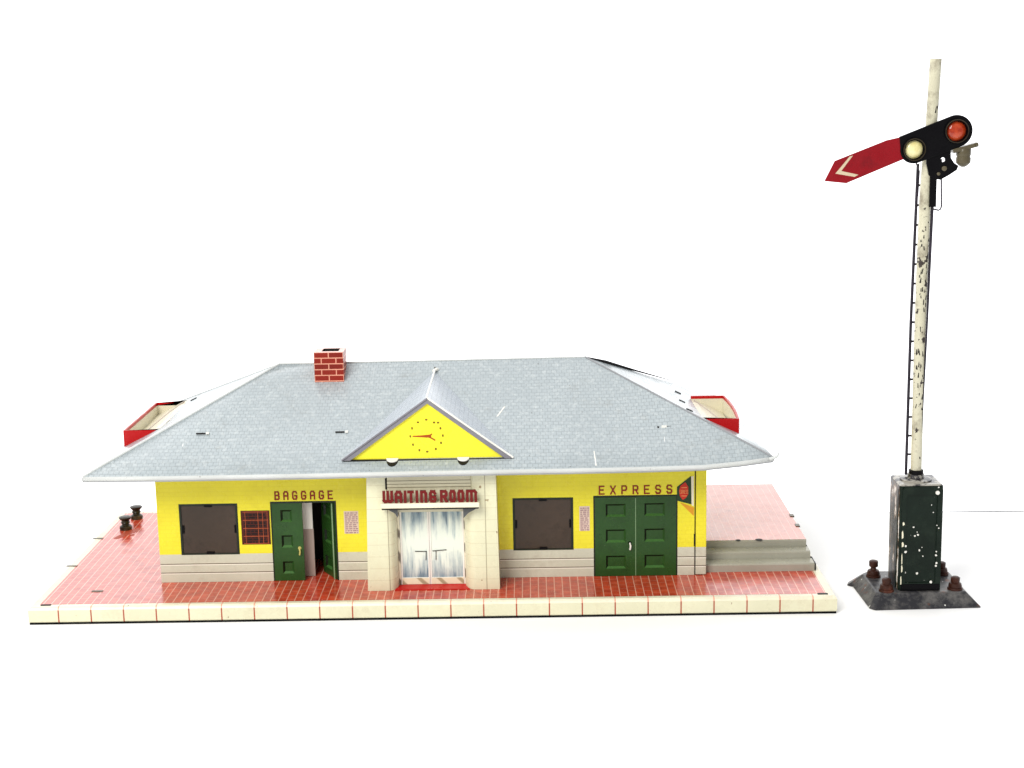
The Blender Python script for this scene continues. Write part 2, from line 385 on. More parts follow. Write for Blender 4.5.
def plate(outline, holes, y0, y1):
    """polygon with round holes as a plate between y0 and y1"""
    bm = bmesh.new(); edges = []
    for loop in [outline]+holes:
        vs = [bm.verts.new((x, y0, z)) for x, z in loop]
        for i in range(len(vs)): edges.append(bm.edges.new((vs[i], vs[(i+1) % len(vs)])))
    bmesh.ops.triangle_fill(bm, edges=edges, use_beauty=True, normal=(0, -1, 0))
    b = B()
    for f in bm.faces:
        p = [tuple(v.co) for v in f.verts]
        if f.normal.y > 0: p = p[::-1]
        b.face(p); b.face([(x, y1, z) for x, y, z in reversed(p)])
    for loop in [outline]+holes:
        for i in range(len(loop)):
            q, r = loop[i], loop[(i+1) % len(loop)]; b.face([(q[0], y0, q[1]), (q[0], y1, q[1]), (r[0], y1, r[1]), (r[0], y0, r[1])])
    bm.free(); return b
def circ(cx, cz, r, n=28, a0=0, a1=2*math.pi): return [(cx+r*math.cos(a0+(a1-a0)*k/n), cz+r*math.sin(a0+(a1-a0)*k/n)) for k in range(n)]
GL = {  # stroke letters on a 1 x 1 cell
 'A': [[(0,0),(0,.8),(.25,1),(.75,1),(1,.8),(1,0)], [(0,.45),(1,.45)]],
 'B': [[(0,0),(0,1),(.75,1),(.95,.85),(.95,.65),(.75,.52),(0,.52)], [(.75,.52),(1,.38),(1,.15),(.8,0),(0,0)]],
 'G': [[(1,.8),(.8,1),(.2,1),(0,.8),(0,.2),(.2,0),(.8,0),(1,.2),(1,.45),(.6,.45)]],
 'E': [[(1,1),(0,1),(0,0),(1,0)], [(0,.52),(.8,.52)]],
 'X': [[(0,0),(1,1)], [(0,1),(1,0)]],
 'P': [[(0,0),(0,1),(.8,1),(1,.85),(1,.6),(.8,.45),(0,.45)]],
 'R': [[(0,0),(0,1),(.8,1),(1,.85),(1,.62),(.8,.48),(0,.48)], [(.55,.48),(1,0)]],
 'S': [[(1,.82),(.8,1),(.2,1),(0,.82),(0,.65),(.2,.52),(.8,.48),(1,.35),(1,.18),(.8,0),(.2,0),(0,.18)]],
 'W': [[(0,1),(0,.15),(.15,0),(.5,.12),(.85,0),(1,.15),(1,1)], [(.5,.12),(.5,1)]],
 'I': [[(0,0),(0,1)]], 'T': [[(-.25,1),(1,1)], [(.5,1),(.5,0)]],
 'n': [[(0,0),(0,1),(.75,1),(1,.8),(1,0)]], 'O': [[(.2,0),(0,.2),(0,.8),(.2,1),(.8,1),(1,.8),(1,.2),(.8,0),(.2,0)]],
 'm': [[(0,0),(0,1),(.85,1),(1,.85),(1,0)], [(.5,1),(.5,0)]],
}
def glyph(b, ch, x, z, wd, h, st, y, depth):
    k = 0
    for poly in GL[ch]:
        pts = [(x+st/2+px*(wd-st), z+st/2+pz*(h-st)) for px, pz in poly]
        for p, q in zip(pts, pts[1:]):
            b.bar(p, q, st, y-0.0022*k-0.001, y+depth); k += 1

# ---------------------------------------------------------------- setting
def struct(o): o['kind'] = 'structure'; return o
b = B(); b.hexa([(-160, -150, -1.5), (160, -150, -1.5), (160, 16.36, -1.5), (-160, 19.11, -1.5)],
                [(-160, -150, 0), (160, -150, 0), (160, 16.36, 0), (-160, 19.11, 0)])
struct(obj('table', b, 'table'))
g = lambda x: 17.735-0.0086*x
b = B()
e = [(x, max(0.015 if x > 5 else 0.035, min(0.25, 0.02*(x-24)))) for x in (-160, -20, 6, 24, 26, 28, 33, 40, 160)]
for (x0, w0), (x1, w1) in zip(e, e[1:]):
    b.face([(x0, g(x0)-w0, 0.006), (x1, g(x1)-w1, 0.006), (x1, g(x1), 0.006), (x0, g(x0), 0.006)])
    b.face([(x1, g(x1), 0.006), (x1, g(x1)+.02, -1.6), (x0, g(x0)+.02, -1.6), (x0, g(x0), 0.006)])
struct(obj('table_edge', b, 'table_edge'))

# ================================================================ STATION
st = empty('toy_station', (0, 8.6, 0), 'tin litho toy railway station with grey hip roof and yellow walls on a brick-printed base', 'toy station')
Z0 = 0.88
# platform base
b = B()
DY = 17.2
b.cur = 0   # kerb tiles front
prof = [(0.04, 0.10), (0.0, 0.15), (0.0, 0.74), (0.05, 0.84), (0.14, 0.90)]      # y, z of the rolled front edge
def ring(off, z): return [(-20+off, off, z), (20-off, off, z), (20-off, DY-off, z), (-20+off, DY-off, z)]
for (o0, z0), (o1, z1) in zip(prof, prof[1:]):
    A_, B_ = ring(o0, z0), ring(o1, z1)
    for i in range(4):
        j = (i+1) % 4; b.cur = (1 if z1 > 0.8 else 0) if i in (0, 2) else 2
        pts = [A_[i], A_[j], B_[j], B_[i]]
        b.face(pts, [(p[0], p[2]) if i in (0, 2) else (p[1], p[2]) for p in pts])
A_, B_ = ring(0.14, 0.90), ring(0.46, Z0)
for i in range(4):
    j = (i+1) % 4; b.cur = 1 if i in (0, 2) else 2; b.face([A_[i], A_[j], B_[j], B_[i]])
b.cur = 3; b.face([(p[0], p[1], 0.10) for p in reversed(ring(0.04, 0))])
base = obj('platform_base', b, ['kerb', 'rim', 'rim_plain', 'black'], st, smooth=False)
b = B(); b.box(-19.97, 19.97, 0.02, DY-0.02, 0.0, 0.097); obj('base_contact_shade', b, 'black', st)  # black slab stands in for the contact shadow below the base
b = B(); r_ = ring(0.46, Z0+0.004); b.face(r_); obj('brick_paving', b, 'paving', st)
for x, y in ((-19.2, 0.36), (19.35, 0.38)):
    obj('corner_slot', B().box(x-0.25, x+0.25, y-0.09, y+0.09, 0.885, 0.915), 'dark', st)
for x, y, a_ in ((-19.75, 6.6, 1), (-19.75, 11.6, 1), (-17.2, 2.4, 1)):
    obj('edge_tab', B().box(x-0.28, x+0.28, y-0.12, y+0.08, 0.885, 0.912), 'oldmetal', st)
for pts in ([(-18.6, 11.4), (-18.2, 12.2), (-17.8, 12.9), (-17.9, 13.6), (-18.4, 13.2), (-18.7, 12.2), (-18.9, 11.6)], [(-18.0, 11.9), (-17.8, 12.1), (-17.9, 12.5), (-18.1, 12.2)]):
    obj('rust_stain', B().prism_z(pts, Z0+0.006, Z0+0.010), 'stain', st)
# raised platform with three steps
b = B()
steps = [(4.0, 1.30, 19.62), (4.85, 1.68, 19.55), (5.65, 2.06, 19.48)]
X0 = 13.9; zb = Z0+0.004; yb = 16.9
prev = zb
for i, (y, z, x1) in enumerate(steps):
    ny = steps[i+1][0] if i < 2 else yb
    b.cur = 0
    e = 0.07
    b.face([(X0, y, prev), (x1, y, prev), (x1, y, z-e), (X0, y, z-e)])
    b.face([(X0, y, z-e), (x1, y, z-e), (x1, y+e, z), (X0, y+e, z)])
    b.cur = 0 if i < 2 else 1
    b.face([(X0, y+e, z), (x1, y+e, z), (x1, ny, z), (X0, ny, z)])
    b.cur = 0
    b.face([(x1, y, prev), (x1, yb, prev), (x1, yb, z), (x1, y+e, z), (x1, y, z-e)])
    prev = z
b.face([(19.5, yb, zb), (X0, yb, zb), (X0, yb, 2.06), (19.5, yb, 2.06)])
obj('raised_platform', b, ['step', 'paving2'], st)
for x, y in ((19.45, 8.3), (19.47, 10.2)):
    obj('edge_tab', B().box(x-0.1, x+0.12, y-0.3, y+0.12, 2.02, 2.10), 'oldmetal', st)
b = B()
for x, y, r_ in ((15.9, 5.72, .14), (17.0, 5.74, .2)):
    b.lathe([(r_, 2.062), (r_*0.9, 2.068)], (x, y, 0), 9)
obj('rust_stain', b, 'dark', st)
obj('step_end_cap', B().box(19.62, 19.70, 4.0, 5.2, 0.9, 1.27), 'dark', st)

# ---- walls
YW = 3.6; WT = 8.2; T = 0.12
win1 = (-13.07, -10.05, 2.36, 5.08); win2 = (4.06, 7.16, 2.34, 5.13); bag = (-8.31, -5.02, Z0+0.01, 5.05)
niche = (-3.0, 3.1, 0.9, 6.9)
b = B()
# gentle bow at the foot of the wall as in the photograph
grid_panel(-14.2, 13.36, Z0+0.02, WT, YW, YW+T, [win1, win2, bag, niche, (8.268, 12.422, Z0+0.02, 5.115)], b)
b.box(-14.2, -14.08, YW+T, 15, Z0+0.02, WT); b.box(13.84, 13.96, YW+T, 15, Z0+0.02, WT); b.box(-14.08, 13.84, 14.88, 15, Z0+0.02, WT)
obj('wall', b, 'wall', st)
obj('corner_strip', B().box(13.42, 13.97, YW-0.03, YW+0.1, Z0+0.03, WT), 'wall', st, bevel=0.04)
obj('corner_slot', B().box(13.33, 13.43, YW-0.012, YW+0.02, 2.45, 3.1), 'dark', st)
obj('corner_slot', B().box(13.365, 13.415, YW-0.004, YW+0.02, Z0+0.03, WT), 'dark', st)
# windows
def window(w_, seed):
    x0, x1, z0, z1 = w_; e = 0.11
    fr = obj('window', grid_panel(x0, x1, z0, z1, YW-0.015, YW+0.10, [(x0+e, x1-e*1.1, z0+e*.6, z1-e)]), 'green_edge', st, bevel=0.012)
    b = B(); nx, nz = 10, 8
    rnd = random.Random(seed); hts = {}
    P = lambda i, k: (x0+e*.5+(x1-x0-e)*i/nx, YW+0.05+hts.setdefault((i, k), rnd.uniform(-.015, .015)), z0+e*.3+(z1-z0-e*.8)*k/nz)
    for i in range(nx):
        for k in range(nz): b.face([P(i, k), P(i+1, k), P(i+1, k+1), P(i, k+1)])
    obj('pane', b, 'film', fr, smooth=True)
    cx, cz = (x0+x1)/2, (z0+z1)/2
    for (px, pz, a_, c_) in ((cx, z0+.10, .2, .05), (cx, z1-.12, .2, .05), (x0+.17, cz, .05, .2), (x1-.16, cz, .05, .2)):
        obj('tab', B().box(px-a_, px+a_, YW-0.03, YW+0.045, pz-c_, pz+c_), 'black', fr)
    return fr
window(win1, 1); window(win2, 5)
# doors with pressed panels
def door(name, x0, x1, z0, z1, y, panels, hinge=None, ang=0):
    t = 0.12
    b = grid_panel(x0, x1, z0, z1, y, y+t, [(p[0]-0, p[1], p[2], p[3]) for p in panels])
    for p in panels:
        d = 0.095; e = 0.10; X0_, X1_, A0, A1 = p
        i0, i1, j0, j1 = X0_+e, X1_-e, A0+e, A1-e
        o4 = [(X0_, y, A0), (X1_, y, A0), (X1_, y, A1), (X0_, y, A1)]; i4 = [(i0, y+d, j0), (i1, y+d, j0), (i1, y+d, j1), (i0, y+d, j1)]
        for k in range(4):
            q = (k+1) % 4; b.cur = (2, 0, 1, 1)[k]; b.face([o4[k], o4[q], i4[q], i4[k]])  # panel shading by colour: dark top and left bevels, light bottom bevel
        b.cur = 0; b.face(i4)
    if hinge:
        ca, sa = math.cos(ang), math.sin(ang)
        b.v = [(hinge+(x-hinge)*ca-(yy-y)*sa, y+(x-hinge)*sa+(yy-y)*ca, z) for x, yy, z in b.v]
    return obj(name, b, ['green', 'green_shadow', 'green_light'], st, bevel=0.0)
pz = [(4.05, 4.68), (2.68, 3.33), (1.28, 1.93)]
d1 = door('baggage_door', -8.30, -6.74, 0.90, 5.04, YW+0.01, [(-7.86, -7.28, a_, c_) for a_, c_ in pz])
def handle(x, z, y, parent, mt='brass'):
    b = B().tube([(x, y+.03, z+.12), (x, y-.10, z+.12), (x+.03, y-.12, z-.02), (x, y-.10, z-.22)], .045, 8)
    b.lathe([(.09, y), (.09, y+.04)], (x, 0, z+.12), 10, 'y')
    obj('door_handle', b, mt, parent, smooth=True)
handle(-6.95, 2.52, YW, d1)
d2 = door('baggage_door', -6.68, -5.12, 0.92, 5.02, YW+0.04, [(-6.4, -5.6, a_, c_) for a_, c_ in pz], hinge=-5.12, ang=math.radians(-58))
d2['label'] = 'green baggage door standing open inwards'
b = B(); b.box(-5.25, -5.18, YW+.02, YW+.05, 0.95, 4.98); obj('door_edge_strip', b, 'green_hi', st)
obj('baggage_door_frame', grid_panel(-8.36, -4.98, 0.90, 5.14, YW-0.012, YW+0.06, [(-8.305, -5.06, 0.895, 5.05)]), 'green_edge', st)
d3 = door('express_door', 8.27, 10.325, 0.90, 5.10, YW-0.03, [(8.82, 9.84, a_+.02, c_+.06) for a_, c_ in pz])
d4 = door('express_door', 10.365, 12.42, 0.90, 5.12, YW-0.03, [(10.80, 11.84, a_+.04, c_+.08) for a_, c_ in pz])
handle(10.05, 2.55, YW-.03, d3, 'white')
obj('door_centre_strip', B().box(10.325, 10.365, YW-0.045, YW+0.02, 0.92, 5.06), 'green_hi', st)
b = grid_panel(8.19, 12.49, 0.90, 5.19, YW-0.012, YW+0.02, [(8.268, 12.422, 0.895, 5.115)]); obj('express_door_frame', b, 'green_edge', st)
# inside of the baggage room
obj('inner_wall', B().box(-9.0, -6.33, 4.3, 4.4, 3.45, 7.6), 'white', st)
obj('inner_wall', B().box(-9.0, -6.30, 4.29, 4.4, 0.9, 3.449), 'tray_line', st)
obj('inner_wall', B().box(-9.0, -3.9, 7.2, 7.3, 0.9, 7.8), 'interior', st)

# ---- entrance block
def arc(cx, cy, rx, ry, a0, a1, n=8): return [(cx+rx*math.cos(math.radians(a0+(a1-a0)*k/n)), cy+ry*math.sin(math.radians(a0+(a1-a0)*k/n))) for k in range(n+1)]
LP = [(-3.3, 1.8)] + arc(-2.25, 2.55, 0.47, 0.75, -90, 0) + [(-1.78, 3.7), (-3.3, 3.7)]
RP = [(1.63, 3.7), (1.63, 2.55)] + arc(2.2, 2.55, 0.57, 0.75, 180, 270)[1:] + [(3.37, 1.8), (3.37, 3.7)]
tp = lambda P, k: [(x+k*(1 if abs(x) > 3 else 0), y) for x, y in P]
for P, k, x in ((LP, .14, 0), (RP, -.1, 0)):
    obj('entrance_pillar', B().prism_z(P, 0.89, 7.2, tp(P, k)), 'entrance', st, smooth=True)
obj('entrance_lintel', B().box(-2.14, 2.02, 1.77, 2.6, 5.0, 7.18), 'lintel', st)
obj('lintel_slot', B().box(-2.24, -2.15, 1.765, 1.9, 6.2, 6.75), 'dark', st)
obj('canopy', B().box(-2.45, 2.46, 1.22, 1.76, 5.34, 5.6), 'canopy', st, bevel=0.05)
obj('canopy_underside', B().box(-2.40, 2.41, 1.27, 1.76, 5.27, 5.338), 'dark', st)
for s_, x0 in ((1, -2.2), (-1, 2.35)):
    pts = [(x0, 5.26), (x0+s_*.55, 5.26), (x0+s_*.55, 4.8), (x0+s_*.42, 5.02), (x0+s_*.2, 5.15)]
    if s_ < 0: pts = [(x0, 5.26), (x0-.18, 5.14), (x0-.45, 5.0), (x0-.72, 4.72), (x0-.72, 5.26)]
    else: pts = pts[::-1]
    obj('canopy_bracket', B().prism_y(pts, 1.5, 1.79), 'steel', st)
obj('threshold', B().prism_z([(-1.95, 1.84)] + [(1.85, 1.84), (1.7, 2.2), (1.62, 2.62), (-1.77, 2.62), (-1.85, 2.2)], 0.89, 0.925), 'mat_red', st)
def gdoor(x0, x1, hp):
    d = obj('entrance_door', grid_panel(x0, x1, 0.93, 5.05, 2.60, 2.70, [(x0+.09, x1-.09, 1.30, 4.98)]), 'white', st, bevel=0.012)
    obj('door_pane', B().box(x0+.085, x1-.085, 2.63, 2.66, 1.29, 4.99), 'streak', d)
    obj('kick_panel', B().box(x0+.05, x1-.05, 2.59, 2.62, 0.95, 1.28), 'kick', d)
    b = B(); 
    for i, (p, q) in enumerate(hp): b.bar(p, q, .03, 2.59-.003*i, 2.61)
    obj('door_handle', b, 'dark', d)
gdoor(-1.66, -.185, [((-.92, 2.69), (-.34, 2.68)), ((-.36, 2.66), (-.38, 2.24))])
gdoor(-.175, 1.58, [((-.02, 2.70), (.66, 2.75)), ((.14, 2.7), (.13, 2.24))])
obj('door_jamb', B().box(-1.775, -1.67, 2.59, 2.7, 0.93, 5.05), 'jamb', st)
obj('door_jamb', B().box(1.585, 1.63, 2.59, 2.7, 0.93, 5.05), 'jamb', st)
# WAITING ROOM standing on the canopy
sign = B(); back = B()
X = lambda px: (px-430.2)*0.0497
for ch, a_, c_ in (('W', 383, 393.6), ('A', 395.2, 402.8), ('I', 404.3, 407.0), ('T', 408.6, 414.4), ('I', 416, 418.8), ('n', 420.6, 427.6), ('G', 429.6, 436.8),
                   ('R', 440.4, 448), ('O', 449.6, 456.2), ('O', 457.8, 464.6), ('m', 466.3, 477.4)):
    glyph(sign, ch, X(a_), 5.60, X(c_)-X(a_), 0.63, 0.135, 1.30, 0.10)
obj('waiting_room_sign', sign, 'letter_red', st, weld=False)
# printed lettering on the wall
def word(text, x0, x1, z, h, wd, y, mt, name, st_=0.075):
    b = B(); n = len(text); step = (x1-x0-wd)/(n-1)
    for i, ch in enumerate(text): glyph(b, ch, x0+i*step, z+0.0*i, wd, h, st_, y, 0.02)
    obj(name, b, mt, st, weld=False)
word('BAGGAGE', -8.12, -5.12, 5.22, 0.47, 0.27, YW-0.012, 'letter_brown', 'baggage_lettering')
word('EXPRESS', 8.47, 12.22, 5.24, 0.48, 0.30, YW-0.012, 'letter_brown', 'express_lettering')
# notices and timetable
def notice(x0, x1, z0, z1, seed):
    n = obj('notice', B().box(x0, x1, YW-0.012, YW+0.01, z0, z1), 'notice', st)
    r = random.Random(seed); b = B(); z = z1-0.08
    while z > z0+0.06:
        x = x0+0.05
        while x < x1-0.08:
            L = r.uniform(0.05, 0.2); b.box(x, min(x+L, x1-.04), YW-0.018, YW-0.010, z-0.045, z); x += L+r.uniform(.03, .05)
        z -= 0.105
    obj('printed_lines', b, 'notice_ink', n)
notice(-4.60, -3.86, 3.38, 4.58, 3); notice(7.47, 8.0, 3.34, 4.65, 4)
ch_ = obj('timetable_board', B().box(-9.90, -8.42, YW-0.02, YW+0.01, 2.88, 4.68), 'chart', st)
b = B(); r = random.Random(9)
for k in range(11):
    z = 4.5-k*0.145; x = -9.75
    while x < -8.65:
        L = r.uniform(.08, .34); b.box(x, min(x+L, -8.6), YW-0.028, YW-0.018, z-0.085, z); x += L+.05
obj('printed_lines', b, 'chart_ink', ch_)
b = B()
for x in (-9.68, -9.02, -8.78, -8.54): b.box(x-.009, x+.009, YW-0.034, YW-0.027, 2.95, 4.6)
for z in (4.62, 4.18, 3.74, 3.32, 2.94): b.box(-9.8, -8.5, YW-0.037, YW-0.03, z-.012, z+.012)
obj('printed_grid', b, 'chart_line', ch_)
# emblem panel
em = obj('emblem_panel', B().prism_y([(12.46, 4.87), (13.2, 4.66), (13.17, 6.16), (12.46, 5.59)], YW-0.02, YW+0.01), 'panel_green', st)
obj('emblem', B().prism_y([(12.60, 5.12), (12.76, 4.90), (12.92, 5.02), (13.03, 5.2), (13.03, 5.60), (12.88, 5.84), (12.64, 5.66), (12.56, 5.4)], YW-0.03, YW-0.01), 'emblem_red', em)
b = B()
for z, x0, x1 in ((5.56, 12.68, 12.96), (5.12, 12.68, 12.96)): b.box(x0, x1, YW-0.036, YW-0.028, z-.02, z+.02)
k = 0
for i, cch in enumerate('EXPRESS'): glyph(b, cch, 12.60+i*.063, 5.24, .05, .2, .016, YW-.034, .01)
obj('emblem_lettering', b, 'emblem_pale', em, weld=False)
obj('emblem_side', B().prism_y([(13.205, 4.62), (13.32, 4.56), (13.31, 6.15), (13.18, 6.14)], YW-0.015, YW+0.01), 'canopy', em)
obj('emblem_shade', B().prism_y([(12.6, 4.78), (13.32, 4.04), (13.33, 4.5)], YW-0.014, YW+0.01), 'emblem_shade', em)

# ---- roof
RL, RR = (-8.5, 9.3, 11.27), (8.05, 9.3, 11.37)
rf = None
eave = [(-17.14, 7.22), (-13.32, 7.20), (-6.38, 7.21), (0.2, 7.26), (6.46, 7.27), (10.4, 7.29), (13.55, 7.34), (15.31, 7.50), (16.93, 7.70)]
YE, YB = 1.2, 17.4
b = B()
def rv(p): return math.hypot(p[1]-9.3, p[2]-11.3)
def fr_(pts): b.face(pts, [(p[0], -rv(p)) for p in pts])
def sd_(pts): b.face(pts, [(p[1], math.hypot(p[0]-RL[0] if p[0] < 0 else p[0]-RR[0], p[2]-11.3)) for p in pts])
NR = 6
top = [(-8.5, 11.27), (-8.5, 11.27), (-4.5, 11.27), (0.1, 11.30), (4.0, 11.33), (8.05, 11.37), (8.05, 11.37), (8.05, 11.37), (8.05, 11.37)]
def sag(i, k, x): return 0.03*math.sin(x*0.9+k*1.3)*math.sin(math.pi*k/NR)
def pt(i, k, side):
    (xe, ze), (xt, zt) = eave[i], top[i]; t = k/NR; x = xe+(xt-xe)*t
    y = YE+(9.3-YE)*t if side else YB+(9.3-YB)*t
    ez = ze if side else 7.2
    dz = sag(i, k, x) if 0 < i < 8 else 0
    return (x, y, ez+(zt-ez)*t+dz)
for side in (1, 0):
    for i in range(len(eave)-1):
        for k in range(NR):
            q = [pt(i, k, side), pt(i+1, k, side), pt(i+1, k+1, side), pt(i, k+1, side)]
            q2 = []
            for p in q:
                if not q2 or (Vector(p)-Vector(q2[-1])).length > 1e-4: q2.append(p)
            if (Vector(q2[0])-Vector(q2[-1])).length < 1e-4: q2.pop()
            if len(q2) > 2: fr_(q2 if side else q2[::-1])
midL = (-17.1, 9.3, 7.0); midR = (16.95, 9.3, 7.2)
FLc, FRc, BLc, BRc = (-17.14, YE, 7.22), (16.93, YE, 7.70), (-17.14, YB, 7.2), (16.93, YB, 7.2)
def lerp(a_, c_, t): return tuple(a_[j]+(c_[j]-a_[j])*t for j in range(3))
def sidefan(c0, mid, c1, rd, flip):
    ea = [lerp(c0, mid, k/3) for k in range(3)]+[lerp(mid, c1, k/3) for k in range(4)]
    for i in range(6):
        for k in range(NR):
            q = [lerp(ea[i], rd, k/NR), lerp(ea[i+1], rd, k/NR), lerp(ea[i+1], rd, (k+1)/NR), lerp(ea[i], rd, (k+1)/NR)]
            if k == NR-1: q = q[:3]
            sd_(q if not flip else q[::-1])
    return ea
eL = sidefan(BLc, midL, FLc, RL, False); eR = sidefan(FRc, midR, BRc, RR, False)
# turned down lip all round
def lip(pts, nx, ny):
    for p, q in zip(pts, pts[1:]):
        pr_ = lambda p_, o_, d_: (p_[0]+nx*o_, p_[1]+ny*o_, p_[2]-d_)
        b.cur = 1; b.face([pr_(p, .07, .07), pr_(q, .07, .07), q, p]); b.face([pr_(p, .07, .21), pr_(q, .07, .21), pr_(q, .07, .07), pr_(p, .07, .07)])
lip([(x, YE, z) for x, z in eave], 0, -1); lip([(x, YB, 7.2) for x, z in reversed(eave)], 0, 1)
lip(eL, -1, 0); lip(eR, 1, 0)
rf = obj('roof', b, ['roof', 'roof_edge'], st, smooth=True, solid=0.04)
b = B()
for (x0, z0), (x1, z1) in zip(eave, eave[1:]): b.hexa([(x0, YE-.06, z0-.27), (x1, YE-.06, z1-.27), (x1, YE+.1, z1-.27), (x0, YE+.1, z0-.27)], [(x0, YE-.06, z0-.205), (x1, YE-.06, z1-.205), (x1, YE+.1, z1-.205), (x0, YE+.1, z0-.205)])
obj('eave_hem', b, 'hip_grey', rf)
# folded hip and ridge edges
def edge(pts, r, mt='roof_edge', name='hip_fold'): obj(name, B().tube(pts, r, 8), mt, rf, smooth=True)
edge([FLc, RL], 0.06); edge([FRc, RR], 0.055, 'hip_grey'); edge([BLc, RL], 0.04)
edge([RL, (0, 9.3, 11.30), RR], 0.05, name='ridge_fold')
edge([RR, (9.2, 10.35, 10.87), (11.0, 12.0, 10.05), (13.3, 14.1, 9.0)], [0.03, 0.11, 0.05, 0.015], 'black', 'hip_seam')
edge([(16.75, 1.15, 7.60), (17.08, 1.1, 7.72), (17.2, 1.1, 7.86), (17.12, 1.12, 7.98)], [.09, .08, .05, .03], name='bent_corner')
def on_front(x, y): return 7.25+(y-YE)*(11.3-7.25)/(9.3-YE)
for x, y, L in ((-11.8, 4.05, .24), (-4.68, 4.0, .23)):
    obj('seam_tab', B().box(x-L, x+L, y-.025, y+.03, on_front(x, y)-.03, on_front(x, y)+.035), 'dark', rf)
    obj('seam_tab', B().box(x+.28, x+.42, y-.07, y+.07, on_front(x, y)-.03, on_front(x, y)+.06), 'white', rf)
x, y = 11.9, 3.9; z = on_front(x, y)+.06
obj('seam_tab', B().box(x-.2, x+.05, y-.09, y+.09, z-.1, z+.08), 'white', rf)
obj('seam_tab', B().box(x+.05, x+.3, y-.05, y+.05, z-.1, z+.06), 'dark', rf); obj('seam_tab', B().box(x-.42, x-.34, y-.1, y+.1, z-.1, z+.05), 'dark', rf)
obj('scratch', B().hexa(*[[(8.22, 1.35, on_front(0, 1.35)+e), (8.28, 1.35, on_front(0, 1.35)+e), (8.22, 2.35, on_front(0, 2.35)+e), (8.17, 2.35, on_front(0, 2.35)+e)] for e in (0, .035)]), 'white', rf)
obj('scratch', B().hexa(*[[(3.3, 4.9, on_front(0, 4.9)+e), (3.38, 4.9, on_front(0, 4.9)+e), (3.75, 5.6, on_front(0, 5.6)+e), (3.68, 5.62, on_front(0, 5.62)+e)] for e in (0, .04)]), 'white', rf)
def slope_z(x, y, side):
    rd, c0, c1, md = (RL, FLc, BLc, midL) if side < 0 else (RR, FRc, BRc, midR)
    t = (x-rd[0])/((md[0]+c0[0])/2-rd[0]); ye = 9.3+(y-9.3)/max(t, .05); k = max(0, min(1, abs(ye-9.3)/8.1))
    ze = md[2]+((c0 if ye < 9.3 else c1)[2]-md[2])*k; return rd[2]+(ze-rd[2])*t
for sgn, x, y in ((1, 13.24, 11.1), (1, 13.2, 8.4), (1, 13.3, 5.6), (-1, -14.2, 13.3)):
    z = slope_z(x, y, sgn)
    obj('seam_tab', B().hexa([(x-.16, y-.09, z+.16*.47*sgn-.02), (x+.16, y-.09, z-.16*.47*sgn-.02), (x+.16, y+.09, z-.16*.47*sgn-.02), (x-.16, y+.09, z+.16*.47*sgn-.02)],
        [(x-.16, y-.09, z+.16*.47*sgn+.05), (x+.16, y-.09, z-.16*.47*sgn+.05), (x+.16, y+.09, z-.16*.47*sgn+.05), (x-.16, y+.09, z+.16*.47*sgn+.05)]), 'dark', rf)
# open red trays on the end slopes
def tray(xo, xi, y0, y1, zt, side, bow=0.0):
    t = 0.10; b = B(); sx = 1 if side < 0 else -1
    def tri(ya, yb2, mi, z_):
        p = [(xo, slope_z(xo, ya, side)-.04), (xi, slope_z(xi, ya, side)-.01), (xi, z_), (xo, z_)]
        if side > 0: p = p[::-1]
        b.cur = mi; b.prism_y(p, ya, yb2)
    band = 0.16
    tri(y0, y0+t, 0, zt); tri(y0+t, y0+t+.03, 1, zt-band); tri(y1-t-.03, y1-t, 1, zt-band); tri(y1-t, y1, 0, zt)
    n = 6; zo = min(slope_z(xo, y, side) for y in (y0, y1, (y0+y1)/2))-.04
    for i in range(n):
        ya, yc = y0+t+(y1-y0-2*t)*i/n, y0+t+(y1-y0-2*t)*(i+1)/n
        ba, bc = bow*math.sin(math.pi*i/n)*-sx, bow*math.sin(math.pi*(i+1)/n)*-sx
        for mi, o0, o1, z_ in ((0, 0, t, zt), (1, t, t+.03, zt-band)):
            b.cur = mi; xs_ = [(xo+ba+sx*o0, ya), (xo+ba+sx*o1, ya), (xo+bc+sx*o1, yc), (xo+bc+sx*o0, yc)]
            if side > 0: xs_ = xs_[::-1]
            b.prism_z([xs_[0], xs_[3], xs_[2], xs_[1]], zo, z_)
    b.cur = 1; m = 6
    for i in range(m):
        for k in range(m):
            q = []
            for di, dk in ((0, 0), (1, 0), (1, 1), (0, 1)):
                x = xo+sx*.12+(xi-xo-sx*.12)*(i+di)/m; y = y0+.12+(y1-y0-.24)*(k+dk)/m
                q.append((x, y, slope_z(x, y, side)+(.07 if (i+di) < m else .0)))
            b.face(q if side < 0 else q[::-1])
    tr = obj('roof_tray', b, ['red', 'tray'], rf)
    pts = []
    for f_, g_ in ((.35, .12), (.45, .4), (.62, .7), (.92, .93)):
        x = xo+(xi-xo)*f_; y = y0+(y1-y0)*g_; pts.append((x, y, slope_z(x, y, side)+.075))
    obj('tray_crease', B().tube(pts, .035, 6), 'tray_line', rf)
    return tr
t1 = tray(-16.68, -14.75, 7.3, 14.5, 8.16, -1); t1['label'] = 'open red and cream tray on the left roof slope'
t2 = tray(15.78, 13.92, 4.95, 10.9, 8.80, 1, 0.12); t2['label'] = 'open red and cream tray on the right roof slope'
